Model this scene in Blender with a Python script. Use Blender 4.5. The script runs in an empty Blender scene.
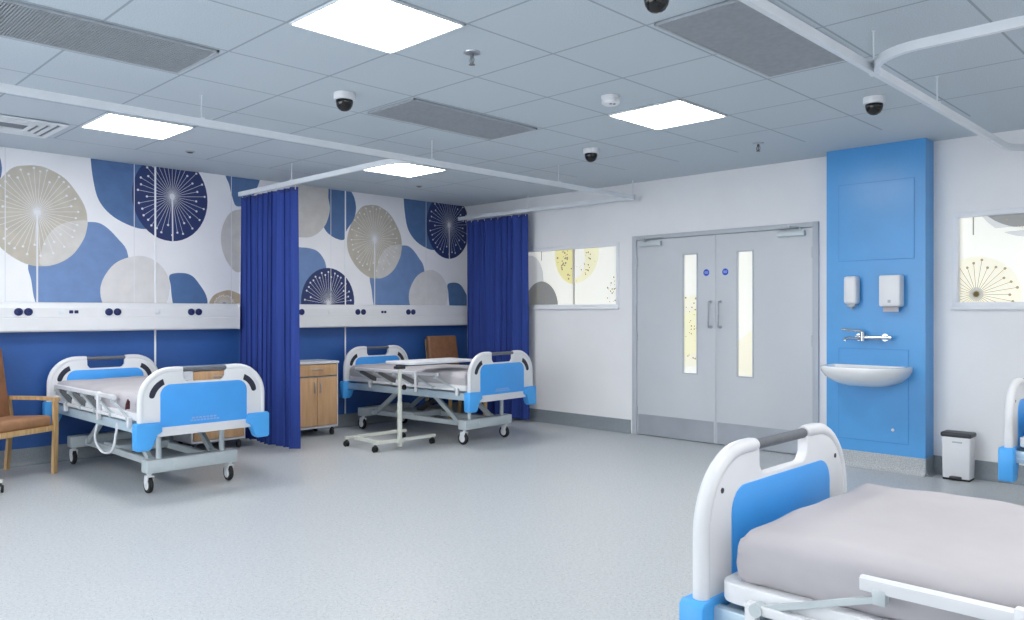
import bpy, bmesh, math, random
from mathutils import Vector, Matrix
random.seed(7)
PI = math.pi
S = bpy.context.scene
COL = S.collection
H = 2.70                       # ceiling height

# ------------------------------------------------------------------ camera
F_PX, TH, CX, CY, CH, HZ = 794.305, 0.777368676, -7.02314794, -7.73673115, 1.30793514, 312.333
cd = bpy.data.cameras.new('camera')
cam = bpy.data.objects.new('camera', cd)
COL.objects.link(cam)
cam.location = (CX, CY, CH)
cam.rotation_euler = (PI/2, 0, TH - PI/2)
cd.sensor_width = 36
cd.lens = F_PX*36/1024
cd.shift_y = (HZ-310)/1024
cd.clip_start = 0.02
S.camera = cam


def wm(px, py, Y=0.0):
    """survey of the photo: a sight line met with a plane y=Y -> (x, z)"""
    t = (px-512)/F_PX
    dx, dy = math.cos(TH)+t*math.sin(TH), math.sin(TH)-t*math.cos(TH)
    s = (Y-CY)/dy
    return (CX+s*dx, CH+s*(HZ-py)/F_PX)


# ------------------------------------------------------------------ materials
def lin(c):
    out = []
    for v in c:
        v = v/255
        out.append(v/12.92 if v <= .04045 else ((v+.055)/1.055)**2.4)
    return (*out, 1)


def mat(name, rgb, rough=.5, metal=0., var=0., vscale=8., bump=0., bscale=200., coat=0., spec=.5, emit=0., rgb2=None, stretch=None):
    m = bpy.data.materials.new(name)
    m.use_nodes = True
    nt = m.node_tree
    b = nt.nodes['Principled BSDF']
    b.inputs['Base Color'].default_value = lin(rgb)
    b.inputs['Roughness'].default_value = rough
    b.inputs['Metallic'].default_value = metal
    b.inputs['Coat Weight'].default_value = coat
    b.inputs['Specular IOR Level'].default_value = spec
    if emit:
        b.inputs['Emission Color'].default_value = lin(rgb)
        b.inputs['Emission Strength'].default_value = emit
    if var or bump or rgb2:
        tc = nt.nodes.new('ShaderNodeTexCoord')
        vec = tc.outputs['Object']
        if stretch:
            mp = nt.nodes.new('ShaderNodeMapping')
            mp.inputs['Scale'].default_value = stretch
            nt.links.new(vec, mp.inputs['Vector'])
            vec = mp.outputs['Vector']
    if var or rgb2:
        n = nt.nodes.new('ShaderNodeTexNoise')
        n.inputs['Scale'].default_value = vscale
        n.inputs['Detail'].default_value = 4
        nt.links.new(vec, n.inputs['Vector'])
        r = nt.nodes.new('ShaderNodeValToRGB')
        a = rgb2 or tuple(max(0, v*(1-var)) for v in rgb)
        c = rgb if rgb2 else tuple(min(255, v*(1+var*.6)) for v in rgb)
        r.color_ramp.elements[0].position = .35
        r.color_ramp.elements[1].position = .65
        r.color_ramp.elements[0].color = lin(a)
        r.color_ramp.elements[1].color = lin(c)
        nt.links.new(n.outputs['Fac'], r.inputs['Fac'])
        nt.links.new(r.outputs['Color'], b.inputs['Base Color'])
    if bump:
        n2 = nt.nodes.new('ShaderNodeTexNoise')
        n2.inputs['Scale'].default_value = bscale
        nt.links.new(vec, n2.inputs['Vector'])
        bp = nt.nodes.new('ShaderNodeBump')
        bp.inputs['Strength'].default_value = bump
        bp.inputs['Distance'].default_value = .01
        nt.links.new(n2.outputs['Fac'], bp.inputs['Height'])
        nt.links.new(bp.outputs['Normal'], b.inputs['Normal'])
    return m


def glow(name, rgb, strength):
    m = bpy.data.materials.new(name)
    m.use_nodes = True
    nt = m.node_tree
    nt.nodes.clear()
    e = nt.nodes.new('ShaderNodeEmission')
    e.inputs['Color'].default_value = lin(rgb)
    e.inputs['Strength'].default_value = strength
    o = nt.nodes.new('ShaderNodeOutputMaterial')
    nt.links.new(e.outputs[0], o.inputs[0])
    return m


def floor_mat():
    m = mat('speckled vinyl floor', (226, 230, 234), .36, spec=.35)
    nt = m.node_tree
    b = nt.nodes['Principled BSDF']
    tc = nt.nodes.new('ShaderNodeTexCoord')
    col = None
    prev = None
    base = nt.nodes.new('ShaderNodeTexNoise')
    base.inputs['Scale'].default_value = 60
    base.inputs['Detail'].default_value = 6
    nt.links.new(tc.outputs['Object'], base.inputs['Vector'])
    r0 = nt.nodes.new('ShaderNodeValToRGB')
    r0.color_ramp.elements[0].position = .3
    r0.color_ramp.elements[1].position = .7
    r0.color_ramp.elements[0].color = lin((183, 188, 192))
    r0.color_ramp.elements[1].color = lin((200, 204, 208))
    nt.links.new(base.outputs['Fac'], r0.inputs['Fac'])
    prev = r0.outputs['Color']
    for sc, thr, c in ((62, .17, (148, 154, 161)), (80, .14, (226, 228, 230)), (210, .2, (168, 174, 181))):
        v = nt.nodes.new('ShaderNodeTexVoronoi')
        v.inputs['Scale'].default_value = sc
        nt.links.new(tc.outputs['Object'], v.inputs['Vector'])
        lt = nt.nodes.new('ShaderNodeMath')
        lt.operation = 'LESS_THAN'
        lt.inputs[1].default_value = thr
        nt.links.new(v.outputs['Distance'], lt.inputs[0])
        mx = nt.nodes.new('ShaderNodeMix')
        mx.data_type = 'RGBA'
        nt.links.new(lt.outputs[0], mx.inputs[0])
        nt.links.new(prev, mx.inputs[6])
        mx.inputs[7].default_value = lin(c)
        prev = mx.outputs[2]
    nt.links.new(prev, b.inputs['Base Color'])
    return m


GX0, GPX, GY0, GPY = -5.065, .622, -4.292, .603    # ceiling grid origin and pitch


def ceiling_mat():
    m = mat('ceiling tiles', (206, 214, 223), .85, spec=.2)
    nt = m.node_tree
    b = nt.nodes['Principled BSDF']
    L = nt.links.new
    tc = nt.nodes.new('ShaderNodeTexCoord')
    sp = nt.nodes.new('ShaderNodeSeparateXYZ')
    L(tc.outputs['Object'], sp.inputs[0])

    def mth(op, a, bb=None):
        n = nt.nodes.new('ShaderNodeMath')
        n.operation = op
        for i, v in enumerate((a, bb)):
            if v is None:
                continue
            if isinstance(v, (int, float)):
                n.inputs[i].default_value = v
            else:
                L(v, n.inputs[i])
        return n.outputs[0]

    def line(axis, o, p, w):
        f = mth('FRACT', mth('DIVIDE', mth('SUBTRACT', sp.outputs[axis], o), p))
        return mth('GREATER_THAN', mth('ABSOLUTE', mth('SUBTRACT', f, .5)), .5-w/2/p)
    ln = mth('MAXIMUM', line(0, GX0, GPX, .013), line(1, GY0, GPY, .013))
    inside = mth('MULTIPLY', mth('LESS_THAN', sp.outputs[0], -.72), mth('LESS_THAN', sp.outputs[1], -.67))
    ln = mth('MULTIPLY', ln, inside)
    n = nt.nodes.new('ShaderNodeTexNoise')
    n.inputs['Scale'].default_value = 160
    n.inputs['Detail'].default_value = 3
    L(tc.outputs['Object'], n.inputs['Vector'])
    r = nt.nodes.new('ShaderNodeValToRGB')
    r.color_ramp.elements[0].position = .32
    r.color_ramp.elements[1].position = .6
    r.color_ramp.elements[0].color = lin((186, 197, 206))
    r.color_ramp.elements[1].color = lin((204, 214, 222))
    L(n.outputs['Fac'], r.inputs['Fac'])
    mx = nt.nodes.new('ShaderNodeMix')
    mx.data_type = 'RGBA'
    L(ln, mx.inputs[0])
    L(r.outputs['Color'], mx.inputs[6])
    mx.inputs[7].default_value = lin((160, 171, 182))
    L(mx.outputs[2], b.inputs['Base Color'])
    return m


M = dict(
    floor=floor_mat(), ceiling=ceiling_mat(),
    wall=mat('white wall panel', (240, 241, 244), .45, var=.008, vscale=2, spec=.35),
    wallblue=mat('deep blue wall', (46, 92, 162), .45, var=.03, vscale=3),
    pillar=mat('bright blue panel', (78, 158, 222), .28, var=.02, vscale=2),
    groove=mat('panel joint', (62, 136, 202), .6),
    skirt=mat('grey coved skirting', (150, 158, 164), .5, rgb2=(126, 135, 142), vscale=260),
    skirtl=mat('pale speckled skirting', (205, 208, 210), .5, rgb2=(150, 156, 161), vscale=150),
    white=mat('white plastic', (228, 230, 234), .32, var=.01, vscale=4),
    ceramic=mat('white ceramic', (240, 242, 244), .12, var=.005, vscale=4, coat=.4),
    track=mat('white track', (226, 232, 238), .4, var=.01, vscale=5),
    bluep=mat('sky blue plastic', (72, 166, 246), .38, var=.015, vscale=5),
    blueb=mat('light blue bumper', (76, 170, 244), .42, var=.015, vscale=6),
    metal=mat('pale painted metal', (196, 206, 210), .4, metal=.15, var=.02, vscale=6),
    metalb=mat('pale blue grey metal', (190, 210, 222), .35, metal=.2, var=.02, vscale=6),
    cream=mat('cream painted metal', (222, 226, 216), .4, var=.015, vscale=6),
    chrome=mat('chrome', (205, 210, 216), .16, metal=1., var=.02, vscale=20),
    steel=mat('satin steel', (186, 191, 198), .34, metal=.9, var=.03, vscale=30),
    slot=mat('navy slot', (34, 38, 58), .5, var=.05, vscale=30),
    link=mat('dark gap plate', (112, 116, 120), .45, metal=.3, var=.05, vscale=30),
    grip=mat('dark grey grip', (104, 108, 115), .45, var=.04, vscale=40),
    black=mat('black rubber', (22, 23, 26), .6, var=.1, vscale=30),
    darkp=mat('dark grey plastic', (52, 55, 62), .42, var=.05, vscale=20),
    sheet=mat('pale grey sheet', (188, 185, 190), .8, var=.025, vscale=3.5, bump=.25, bscale=5, spec=.2),
    deck=mat('grey mattress base', (92, 97, 100), .6, var=.1, vscale=10),
    curtain=mat('royal blue curtain', (50, 72, 148), .75, var=.06, vscale=30, stretch=(1, 1, .05), spec=.2),
    hem=mat('navy curtain tape', (36, 52, 118), .8, var=.05, vscale=30),
    oak=mat('light oak', (212, 178, 130), .45, rgb2=(190, 152, 102), vscale=9, stretch=(6, 6, .8)),
    oakv=mat('oak veneer', (214, 174, 132), .42, rgb2=(198, 156, 114), vscale=6, stretch=(5, 5, .5)),
    leather=mat('tan leather', (166, 122, 88), .5, var=.06, vscale=18, bump=.08, bscale=120),
    brown=mat('brown leather', (138, 96, 66), .5, var=.06, vscale=18, bump=.08, bscale=120),
    door=mat('grey door leaf', (204, 209, 215), .42, var=.01, vscale=2),
    dframe=mat('grey door frame', (188, 194, 202), .42, var=.01, vscale=2),
    kick=mat('steel kick plate', (178, 184, 192), .38, metal=.45, var=.03, vscale=(3)),
    signb=mat('sign blue', (34, 78, 196), .4, var=.01, vscale=4), signw=mat('sign white', (178, 196, 240), .4, var=.01, vscale=4),
    socket=mat('navy outlet', (24, 38, 96), .35, var=.05, vscale=40),
    grille=mat('grey grille', (172, 178, 185), .5, metal=.1, var=.03, vscale=30),
    gback=mat('grille backing', (128, 134, 143), .8, var=.05, vscale=30),
    dome=mat('smoked dome', (12, 13, 16), .08, var=.05, vscale=10),
    panel=glow('light panel', (255, 252, 247), 20.5),
    seam=mat('white joint strip', (238, 241, 246), .4, var=.01, vscale=4),
    sticker=mat('pale print', (142, 182, 236), .5, var=.02, vscale=30),
    red=mat('dark red plastic', (86, 30, 34), .45, var=.05, vscale=30),
    m_white=mat('mural white', (240, 241, 246), .5, var=.012, vscale=2),
    m_beige=mat('mural beige', (190, 184, 172), .55, var=.035, vscale=9),
    m_pale=mat('mural pale beige', (208, 206, 203), .55, var=.03, vscale=9),
    m_pearl=mat('mural pearl', (220, 219, 220), .55, var=.02, vscale=9),
    m_blue=mat('mural mid blue', (112, 142, 190), .55, var=.03, vscale=9),
    m_steel=mat('mural steel blue', (80, 114, 162), .55, var=.04, vscale=9),
    m_navy=mat('mural navy', (38, 54, 106), .5, var=.04, vscale=9),
    m_line=mat('mural line', (226, 228, 234), .55, var=.01, vscale=4),
    m_sand=mat('mural sand', (188, 172, 150), .55, var=.05, vscale=12),
    f_base=mat('glowing film', (236, 236, 228), .3, emit=.36), f_yel=mat('film yellow', (228, 219, 160), .3, emit=.36),  # film emission stands in for light from the corridor behind
    f_pale=mat('film pale yellow', (234, 230, 196), .3, emit=.36), f_grey=mat('film grey', (146, 147, 146), .3, emit=.2),
    f_lgrey=mat('film light grey', (204, 206, 206), .3, emit=.3), f_dark=mat('film dark mark', (164, 156, 124), .4, emit=.2),
    f_cream=mat('film cream', (232, 227, 208), .3, emit=.36),
)


# ------------------------------------------------------------------ mesh helpers
def box(bm, x0, x1, y0, y1, z0, z1, bev=0., seg=2, mi=0, rot=None, at=None):
    g = bmesh.ops.create_cube(bm, size=1)
    vs = g['verts']
    for v in vs:
        v.co = Vector(((x0+x1)/2+v.co.x*(x1-x0), (y0+y1)/2+v.co.y*(y1-y0), (z0+z1)/2+v.co.z*(z1-z0)))
    fs = {f for v in vs for f in v.link_faces}
    if bev:
        es = list({e for v in vs for e in v.link_edges})
        r = bmesh.ops.bevel(bm, geom=es, offset=bev, segments=seg, profile=.5, affect='EDGES')
        fs = set(r['faces']) | {f for f in fs if f.is_valid}
        vs = list({v for f in fs for v in f.verts})
    for f in fs:
        f.material_index = mi
    if rot is not None:
        bmesh.ops.transform(bm, matrix=Matrix.Translation(at) @ rot, verts=vs)
    return vs


def sweep(bm, pts, r, seg=8, closed=False, caps=True, mi=0, prof=None):
    """round (or prof) section swept along a path"""
    pts = [Vector(p) for p in pts]
    n = len(pts)
    rings = []
    up = None
    for i, p in enumerate(pts):
        if closed:
            d = pts[(i+1) % n]-pts[i-1]
        else:
            d = pts[min(i+1, n-1)]-pts[max(i-1, 0)]
        d.normalize()
        if up is None:
            up = Vector((0, 0, 1)) if abs(d.z) < .9 else Vector((1, 0, 0))
        a = d.cross(up)
        if a.length < 1e-4:
            up = Vector((1, 0, 0)) if abs(d.x) < .9 else Vector((0, 1, 0))
            a = d.cross(up)
        a.normalize()
        b = a.cross(d).normalized()
        up = b
        rr = r[i] if isinstance(r, (list, tuple)) else r
        if prof:
            rings.append([bm.verts.new(p+a*u+b*v) for u, v in prof])
        else:
            rings.append([bm.verts.new(p+(a*math.cos(2*PI*k/seg)+b*math.sin(2*PI*k/seg))*rr) for k in range(seg)])
    m = len(rings[0])
    for i in range(n if closed else n-1):
        A, B = rings[i], rings[(i+1) % n]
        for k in range(m):
            f = bm.faces.new((A[k], A[(k+1) % m], B[(k+1) % m], B[k]))
            f.material_index = mi
    if caps and not closed:
        for q in (rings[0][::-1], rings[-1]):
            f = bm.faces.new(q)
            f.material_index = mi


def cyl(bm, p0, p1, r, seg=16, mi=0, r1=None):
    sweep(bm, [p0, p1], [r, r if r1 is None else r1], seg, mi=mi)


def bar(bm, p0, p1, w, h, mi=0):
    sweep(bm, [p0, p1], 1, mi=mi, prof=[(-w/2, -h/2), (w/2, -h/2), (w/2, h/2), (-w/2, h/2)])


def lathe(bm, prof, c=(0, 0, 0), axis='z', seg=20, mi=0):
    """profile of (radius, height) turned about an axis through c"""
    rings = []
    c = Vector(c)
    for r, h in prof:
        ring = []
        for k in range(seg):
            a = 2*PI*k/seg
            u, v = r*math.cos(a), r*math.sin(a)
            q = {'z': (u, v, h), 'y': (u, h, v), 'x': (h, u, v)}[axis]
            ring.append(bm.verts.new(c+Vector(q)))
        rings.append(ring)
    for A, B in zip(rings, rings[1:]):
        for k in range(seg):
            f = bm.faces.new((A[k], A[(k+1) % seg], B[(k+1) % seg], B[k]))
            f.material_index = mi
    for q in (rings[0][::-1], rings[-1]):
        f = bm.faces.new(q)
        f.material_index = mi


def plate(bm, loops, thick, bev=.003, plane='xz', off=0., mi=0):
    """flat outline with holes, given real thickness (curve fill turned to mesh)"""
    cu = bpy.data.curves.new('tmp', 'CURVE')
    cu.dimensions = '2D'
    cu.fill_mode = 'BOTH'
    cu.extrude = thick/2-bev
    cu.bevel_depth = bev
    cu.bevel_resolution = 1
    if bev:
        cu.offset = -bev
    for lp in loops:
        s = cu.splines.new('POLY')
        s.points.add(len(lp)-1)
        for p, (u, v) in zip(s.points, lp):
            p.co = (u, v, 0, 1)
        s.use_cyclic_u = True
    o = bpy.data.objects.new('tmp', cu)
    me = bpy.data.meshes.new_from_object(o)
    if plane == 'xz':
        me.transform(Matrix.Translation((0, off, 0)) @ Matrix.Rotation(PI/2, 4, 'X'))
    elif plane == 'yz':
        me.transform(Matrix.Translation((off, 0, 0)) @ Matrix(((0, 0, 1, 0), (1, 0, 0, 0), (0, 1, 0, 0), (0, 0, 0, 1))))
    else:
        me.transform(Matrix.Translation((0, 0, off)))
    k = len(bm.faces)
    bm.from_mesh(me)
    bm.faces.ensure_lookup_table()
    for f in bm.faces[k:]:
        f.material_index = mi
    bpy.data.objects.remove(o)
    bpy.data.curves.remove(cu)
    bpy.data.meshes.remove(me)


def obj(name, bm, mats, parent=None, smooth=True, angle=40, wn=False):
    bmesh.ops.remove_doubles(bm, verts=bm.verts, dist=1e-6)
    bmesh.ops.recalc_face_normals(bm, faces=bm.faces)
    me = bpy.data.meshes.new(name)
    bm.to_mesh(me)
    bm.free()
    for m in (mats if isinstance(mats, (list, tuple)) else [mats]):
        me.materials.append(m)
    o = bpy.data.objects.new(name, me)
    COL.objects.link(o)
    if parent:
        o.parent = parent
    if smooth:
        for p in me.polygons:
            p.use_smooth = True
        me.set_sharp_from_angle(angle=math.radians(angle))
    return o


def B():
    return bmesh.new()


def thing(name, label, cat, loc=(0, 0, 0), rotz=0., group=None):
    o = bpy.data.objects.new(name, None)
    o.empty_display_size = .1
    COL.objects.link(o)
    o.location = loc
    o.rotation_euler = (0, 0, rotz)
    tag(o, label, cat, group)
    return o


def tag(o, label, cat, group=None):
    o['label'] = label
    o['category'] = cat
    if group:
        o['group'] = group
    return o


def struct(name, bm, m, parent=None, smooth=False):
    o = obj(name, bm, m, parent, smooth)
    if not parent:
        o['kind'] = 'structure'
    return o


def kids(o):
    return [c for c in ALL() if c.parent == o]


def ALL():
    return list(bpy.data.objects)


def dup(root, loc, rotz, label, group=None):
    r = root.copy()
    COL.objects.link(r)
    r.location = loc
    r.rotation_euler = (0, 0, rotz)
    r['label'] = label
    if group:
        r['group'] = group
    objs = ALL()
    for ch in [c for c in objs if c.parent == root]:
        c = ch.copy()
        COL.objects.link(c)
        c.parent = r
        for g in [q for q in objs if q.parent == ch]:
            d = g.copy()
            COL.objects.link(d)
            d.parent = c
    return r


def rrect(x0, x1, z0, z1, r, n=6, corners='tltrbrbl'):
    pts = []
    for cx, cz, a0, key in ((x1-r, z1-r, 0, 'tr'), (x0+r, z1-r, 90, 'tl'), (x0+r, z0+r, 180, 'bl'), (x1-r, z0+r, 270, 'br')):
        if key in corners:
            for k in range(n+1):
                a = math.radians(a0+90*k/n)
                pts.append((cx+r*math.cos(a), cz+r*math.sin(a)))
        else:
            pts.append((cx+(r if key[1] == 'r' else -r), cz+(r if key[0] == 't' else -r)))
    return pts


# ------------------------------------------------------------------ room shell
XW, YS = -9.6, -8.85           # far left and front walls, both behind the camera
b = B(); box(b, XW, 1.7, YS, 0.0, -.1, 0)
struct('floor', b, M['floor'])
b = B(); box(b, XW-.1, 1.8, YS-.12, .12, H, H+.1)
struct('ceiling', b, M['ceiling'])
b = B()
box(b, XW-.1, .1, 0, .12, 0, 1.24, mi=0); box(b, XW-.1, .1, 0, .12, 1.24, H, mi=1)
struct('wall_back', b, [M['wallblue'], M['wall']])
# unseen window added in the left wall so daylight brightens the door wall
ADDED_WIN = (-5.6, -1.2, .75, 2.45)                 # along y on the left wall
b = B()
box(b, XW-.12, XW, YS, ADDED_WIN[0], 0, H); box(b, XW-.12, XW, ADDED_WIN[1], 0, 0, H)
box(b, XW-.12, XW, ADDED_WIN[0], ADDED_WIN[1], 0, ADDED_WIN[2]); box(b, XW-.12, XW, ADDED_WIN[0], ADDED_WIN[1], ADDED_WIN[3], H)
struct('wall_left', b, M['wall'])
b = B(); box(b, XW-.1, .1, YS-.12, YS, 0, H)
struct('wall_front', b, M['wall'])
for n, (a0, a1, z0, z1), ax in ((3, ADDED_WIN, 'y'),):
    b = B()
    k = 4 if ax == 'y' else 2
    cuts = [(a0+(a1-a0)*i/k) for i in range(k+1)]
    def fr(u0, u1, v0, v1):
        if ax == 'y':
            box(b, XW-.09, XW-.03, u0, u1, v0, v1, .004, 1)
        else:
            box(b, u0, u1, YS-.09, YS-.03, v0, v1, .004, 1)
    for c in cuts:
        fr(max(a0, c-.03), min(a1, c+.03), z0, z1)
    fr(a0, a1, z0, z0+.05); fr(a0, a1, z1-.05, z1)
    struct('window_%d' % n, b, M['track'])  # frame of the added, unseen daylight opening
# door wall with openings for the double door and the two windows
DY0, DY1, DZ = -2.66, -4.70, 2.125
W1 = (-1.00, -2.462, 1.372, 2.066)
W2 = (-5.80, -7.20, 1.360, 2.092)
b = B()
ys = sorted([.0, W1[0], W1[1], DY0, DY1, W2[0], W2[1], YS])
for a, c in zip(ys, ys[1:]):
    mid = (a+c)/2
    hole = None
    if W1[1] < mid < W1[0]: hole = W1[2:]
    if DY1 < mid < DY0: hole = (0, DZ)
    if W2[1] < mid < W2[0]: hole = W2[2:]
    if hole is None:
        box(b, 0, .14, a, c, 0, H)
    else:
        if hole[0] > 0: box(b, 0, .14, a, c, 0, hole[0])
        box(b, 0, .14, a, c, hole[1], H)
bmesh.ops.remove_doubles(b, verts=b.verts, dist=1e-5)
struct('wall_right', b, M['wall'])
# unseen corridor shell, added to block sky light leaking round the doors
b = B(); box(b, 1.6, 1.7, YS-.12, .12, 0, H); box(b, .1, 1.7, 0, .12, 0, H); box(b, .1, 1.7, YS-.12, YS, 0, H)
struct('wall_light_block', b, M['wall'])


def skirting(name, pts, m, h=.145):
    """coved skirting: rises from the floor with a hollow at its foot; pts run along the wall"""
    b = B()
    (x0, y0), (x1, y1), (nx, ny) = pts
    prof = [(.0, 0), (.045, 0), (.03, .004), (.018, .014), (.009, .032), (.006, .05), (.006, h-.004), (.002, h), (0, h)]
    rows = []
    for x, y in ((x0, y0), (x1, y1)):
        rows.append([b.verts.new((x+nx*d, y+ny*d, z)) for d, z in prof])
    n = len(prof)
    for k in range(n):
        b.faces.new((rows[0][k], rows[0][(k+1) % n], rows[1][(k+1) % n], rows[1][k]))
    b.faces.new(rows[0]); b.faces.new(rows[1][::-1])
    return struct(name, b, m, smooth=True)


PXF, PY0, PY1 = -.20, -4.85, -5.645     # pillar front face and sides
skirting('baseboard_back', ((XW, 0), (0, 0), (0, -1)), M['skirt'])
skirting('baseboard_right_1', ((0, -.01), (0, DY0+.03), (-1, 0)), M['skirt'])
skirting('baseboard_right_2', ((0, DY1-.03), (0, PY0), (-1, 0)), M['skirt'])
skirting('baseboard_right_3', ((0, PY1), (0, YS), (-1, 0)), M['skirt'])
# blue boxed-out pillar with access panels
b = B(); box(b, PXF, 0, PY1, PY0, .0, H)
pil = struct('wall_pillar', b, M['pillar'])
skirting('baseboard_pillar_1', ((PXF, PY1), (PXF, PY0), (-1, 0)), M['skirtl'], .14)
skirting('baseboard_pillar_2', ((PXF, PY1), (0, PY1), (0, -1)), M['skirt'], .14)


def access_panel(y0, y1, z0, z1):
    b = B()
    box(b, PXF-.002, PXF, y0, y1, z0, z1, mi=1)
    box(b, PXF-.004, PXF-.001, y0+.004, y1-.004, z0+.004, z1-.004, .001, 1, mi=0)
    return obj('access_panel', b, [M['pillar'], M['groove']], pil, smooth=False)


access_panel(-5.565, -4.955, 1.742, 2.395)
access_panel(-5.52, -4.955, .235, 1.005)
b = B(); lathe(b, [(.0, 0), (.012, 0), (.012, -.006), (.007, -.009), (0, -.009)], (PXF-.004, -5.40, .345), 'x', 12)
obj('panel_lock', b, M['white'], pil)

# ------------------------------------------------------------------ mural (a printed panel on the wall)
ZB, ZT = 1.392, H-.004


def clip(poly):
    def cut(P, ax, lim, keep_less):
        out = []
        for i in range(len(P)):
            a, c = P[i-1], P[i]
            ia = (a[ax] <= lim) == keep_less
            ic = (c[ax] <= lim) == keep_less
            if ia != ic:
                t = (lim-a[ax])/(c[ax]-a[ax])
                out.append((a[0]+t*(c[0]-a[0]), a[1]+t*(c[1]-a[1])))
            if ic:
                out.append(c)
        return out
    for ax, lim, kl in ((1, ZT, True), (1, ZB, False), (0, -.012, True), (0, XW+.02, False)):
        poly = cut(poly, ax, lim, kl)
        if len(poly) < 3:
            return []
    return poly


def smoothpoly(P, n=5):
    """closed Catmull-Rom through outline points"""
    out = []
    k = len(P)
    for i in range(k):
        p0, p1, p2, p3 = P[i-1], P[i], P[(i+1) % k], P[(i+2) % k]
        for j in range(n):
            t = j/n
            out.append(tuple(.5*((2*p1[d])+(-p0[d]+p2[d])*t+(2*p0[d]-5*p1[d]+4*p2[d]-p3[d])*t*t+(-p0[d]+3*p1[d]-3*p2[d]+p3[d])*t**3) for d in (0, 1)))
    return out


class Art:
    """flat print built up on a wall plane: filled outlines a hair apart"""
    def __init__(s, to3):
        s.bm = B(); s.to3 = to3; s.lay = 0

    def fill(s, P, mi, clipf=None, over=True):
        P = clipf(P) if clipf else P
        if len(P) < 3:
            return
        if over:
            s.lay += 1
        vs = [s.bm.verts.new(s.to3(u, v, .0008+s.lay*.00006)) for u, v in P]
        es = [s.bm.edges.new((vs[i-1], vs[i])) for i in range(len(vs))]
        r = bmesh.ops.triangle_fill(s.bm, use_beauty=True, edges=es)
        for g in r['geom']:
            if isinstance(g, bmesh.types.BMFace):
                g.material_index = mi

    def line(s, a, c, w, mi, clipf=None):
        d = Vector((c[0]-a[0], c[1]-a[1])); d.normalize()
        n = Vector((-d.y, d.x))*w/2
        s.fill([(a[0]+n.x, a[1]+n.y), (a[0]-n.x, a[1]-n.y), (c[0]-n.x, c[1]-n.y), (c[0]+n.x, c[1]+n.y)], mi, clipf, False)

    def dot(s, c, r, mi, clipf=None, n=8):
        s.fill([(c[0]+r*math.cos(2*PI*k/n), c[1]+r*math.sin(2*PI*k/n)) for k in range(n)], mi, clipf, False)


MU = ['m_white', 'm_beige', 'm_pale', 'm_pearl', 'm_blue', 'm_steel', 'm_navy', 'm_line', 'm_sand']
WH, BE, PA, PE, BL, ST, NA, LI, SA = range(9)
art = Art(lambda u, v, d: (u, -.004-d, v))
PER = 3.533                                         # the print repeats along the wall


def blob(pxs, mi, smooth=True, reps=(-1, 0, 1)):
    P = [wm(*p) for p in pxs]
    if smooth:
        P = smoothpoly(P)
    for k in reps:
        art.fill([(u+k*PER, v) for u, v in P], mi, clip)


def burst(cpx, rmul, n, rx, rz, a0=0., a1=360., w=.006, dot=.013, mi=LI, reps=(-1, 0, 1), rin=0., jit=.08, dots=True, seed=3):
    c = wm(*cpx)
    art.lay += 2
    rnd = random.Random(seed)
    spec = []
    for i in range(n):
        a = math.radians(a0+(a1-a0)*(i+.5)/n)
        rr = rmul*(1-jit*rnd.random()*2*(i % 2))
        spec.append((a, rr))
    for k in reps:
        for a, rr in spec:
            e = (c[0]+k*PER+rx*rr*math.cos(a), c[1]+rz*rr*math.sin(a))
            s0 = (c[0]+k*PER+rx*rin*math.cos(a), c[1]+rz*rin*math.sin(a))
            art.line(s0, e, w, mi, clip)
            if dots:
                art.dot(e, dot, mi, clip)
        art.dot((c[0]+k*PER, c[1]), .024, mi, clip, 12)


# the ones that come first lie underneath
blob([(90.4, 150), (90.4, 158), (93, 180), (99, 201), (113.5, 217), (135, 227.5), (149, 228.5), (160, 222), (165, 190), (160, 150)], ST)
blob([(90, 222), (103, 225), (117, 238), (128, 256), (126, 300), (101, 312), (60, 316), (37.5, 306), (31, 280), (29, 262), (50, 240), (72, 225)], BL)
blob([(25, 165.6), (34, 165.6), (46, 168), (64, 178), (76, 192), (85, 208), (87, 224), (83, 240), (71, 256), (53, 265), (32, 265.5), (14, 258), (-2, 245), (-13, 228), (-15, 210), (-6, 188), (6, 173), (14.6, 167)], BE)
blob([(40, 264.5), (41, 252), (46, 238), (56, 227), (68, 222), (80, 220.5), (87, 221.5), (86.6, 229), (83, 240), (71, 256), (53, 265)], PA, smooth=True)
burst((37, 212), .88, 40, .37, .43, jit=.14, w=.0036, dot=.0105, rin=.06)
blob([(135, 256), (148, 257.5), (160, 265), (168, 277), (169.5, 290), (164, 306), (145, 316), (118, 316), (104, 306), (100, 290), (105, 275), (117, 262)], PE)
blob([(169.5, 275), (182.6, 273), (192, 276), (199, 284), (205.7, 295), (206.4, 305), (195, 312), (176, 312), (172, 300), (170.5, 286)], ST)
gx, gz = wm(172, 196.7)
for k in (-1, 0, 1):
    art.fill([(gx-.012+k*PER+.362*math.cos(2*PI*i/40), gz-.012+.42*math.sin(2*PI*i/40)) for i in range(40)], NA, clip)
burst((172, 196.7), .93, 38, .345, .40, jit=.14, w=.0034, dot=.0110, seed=5, rin=.05)
art.lay += 1
art_l = [((37, 212), (37, 303)), ((172, 197), (172.5, 241))]
for a, c in art_l:
    a, c = wm(*a), wm(*c)
    for k in (-1, 0, 1):
        art.line((a[0]+k*PER, a[1]), (c[0]+k*PER, c[1]), .014, LI, clip)
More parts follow.
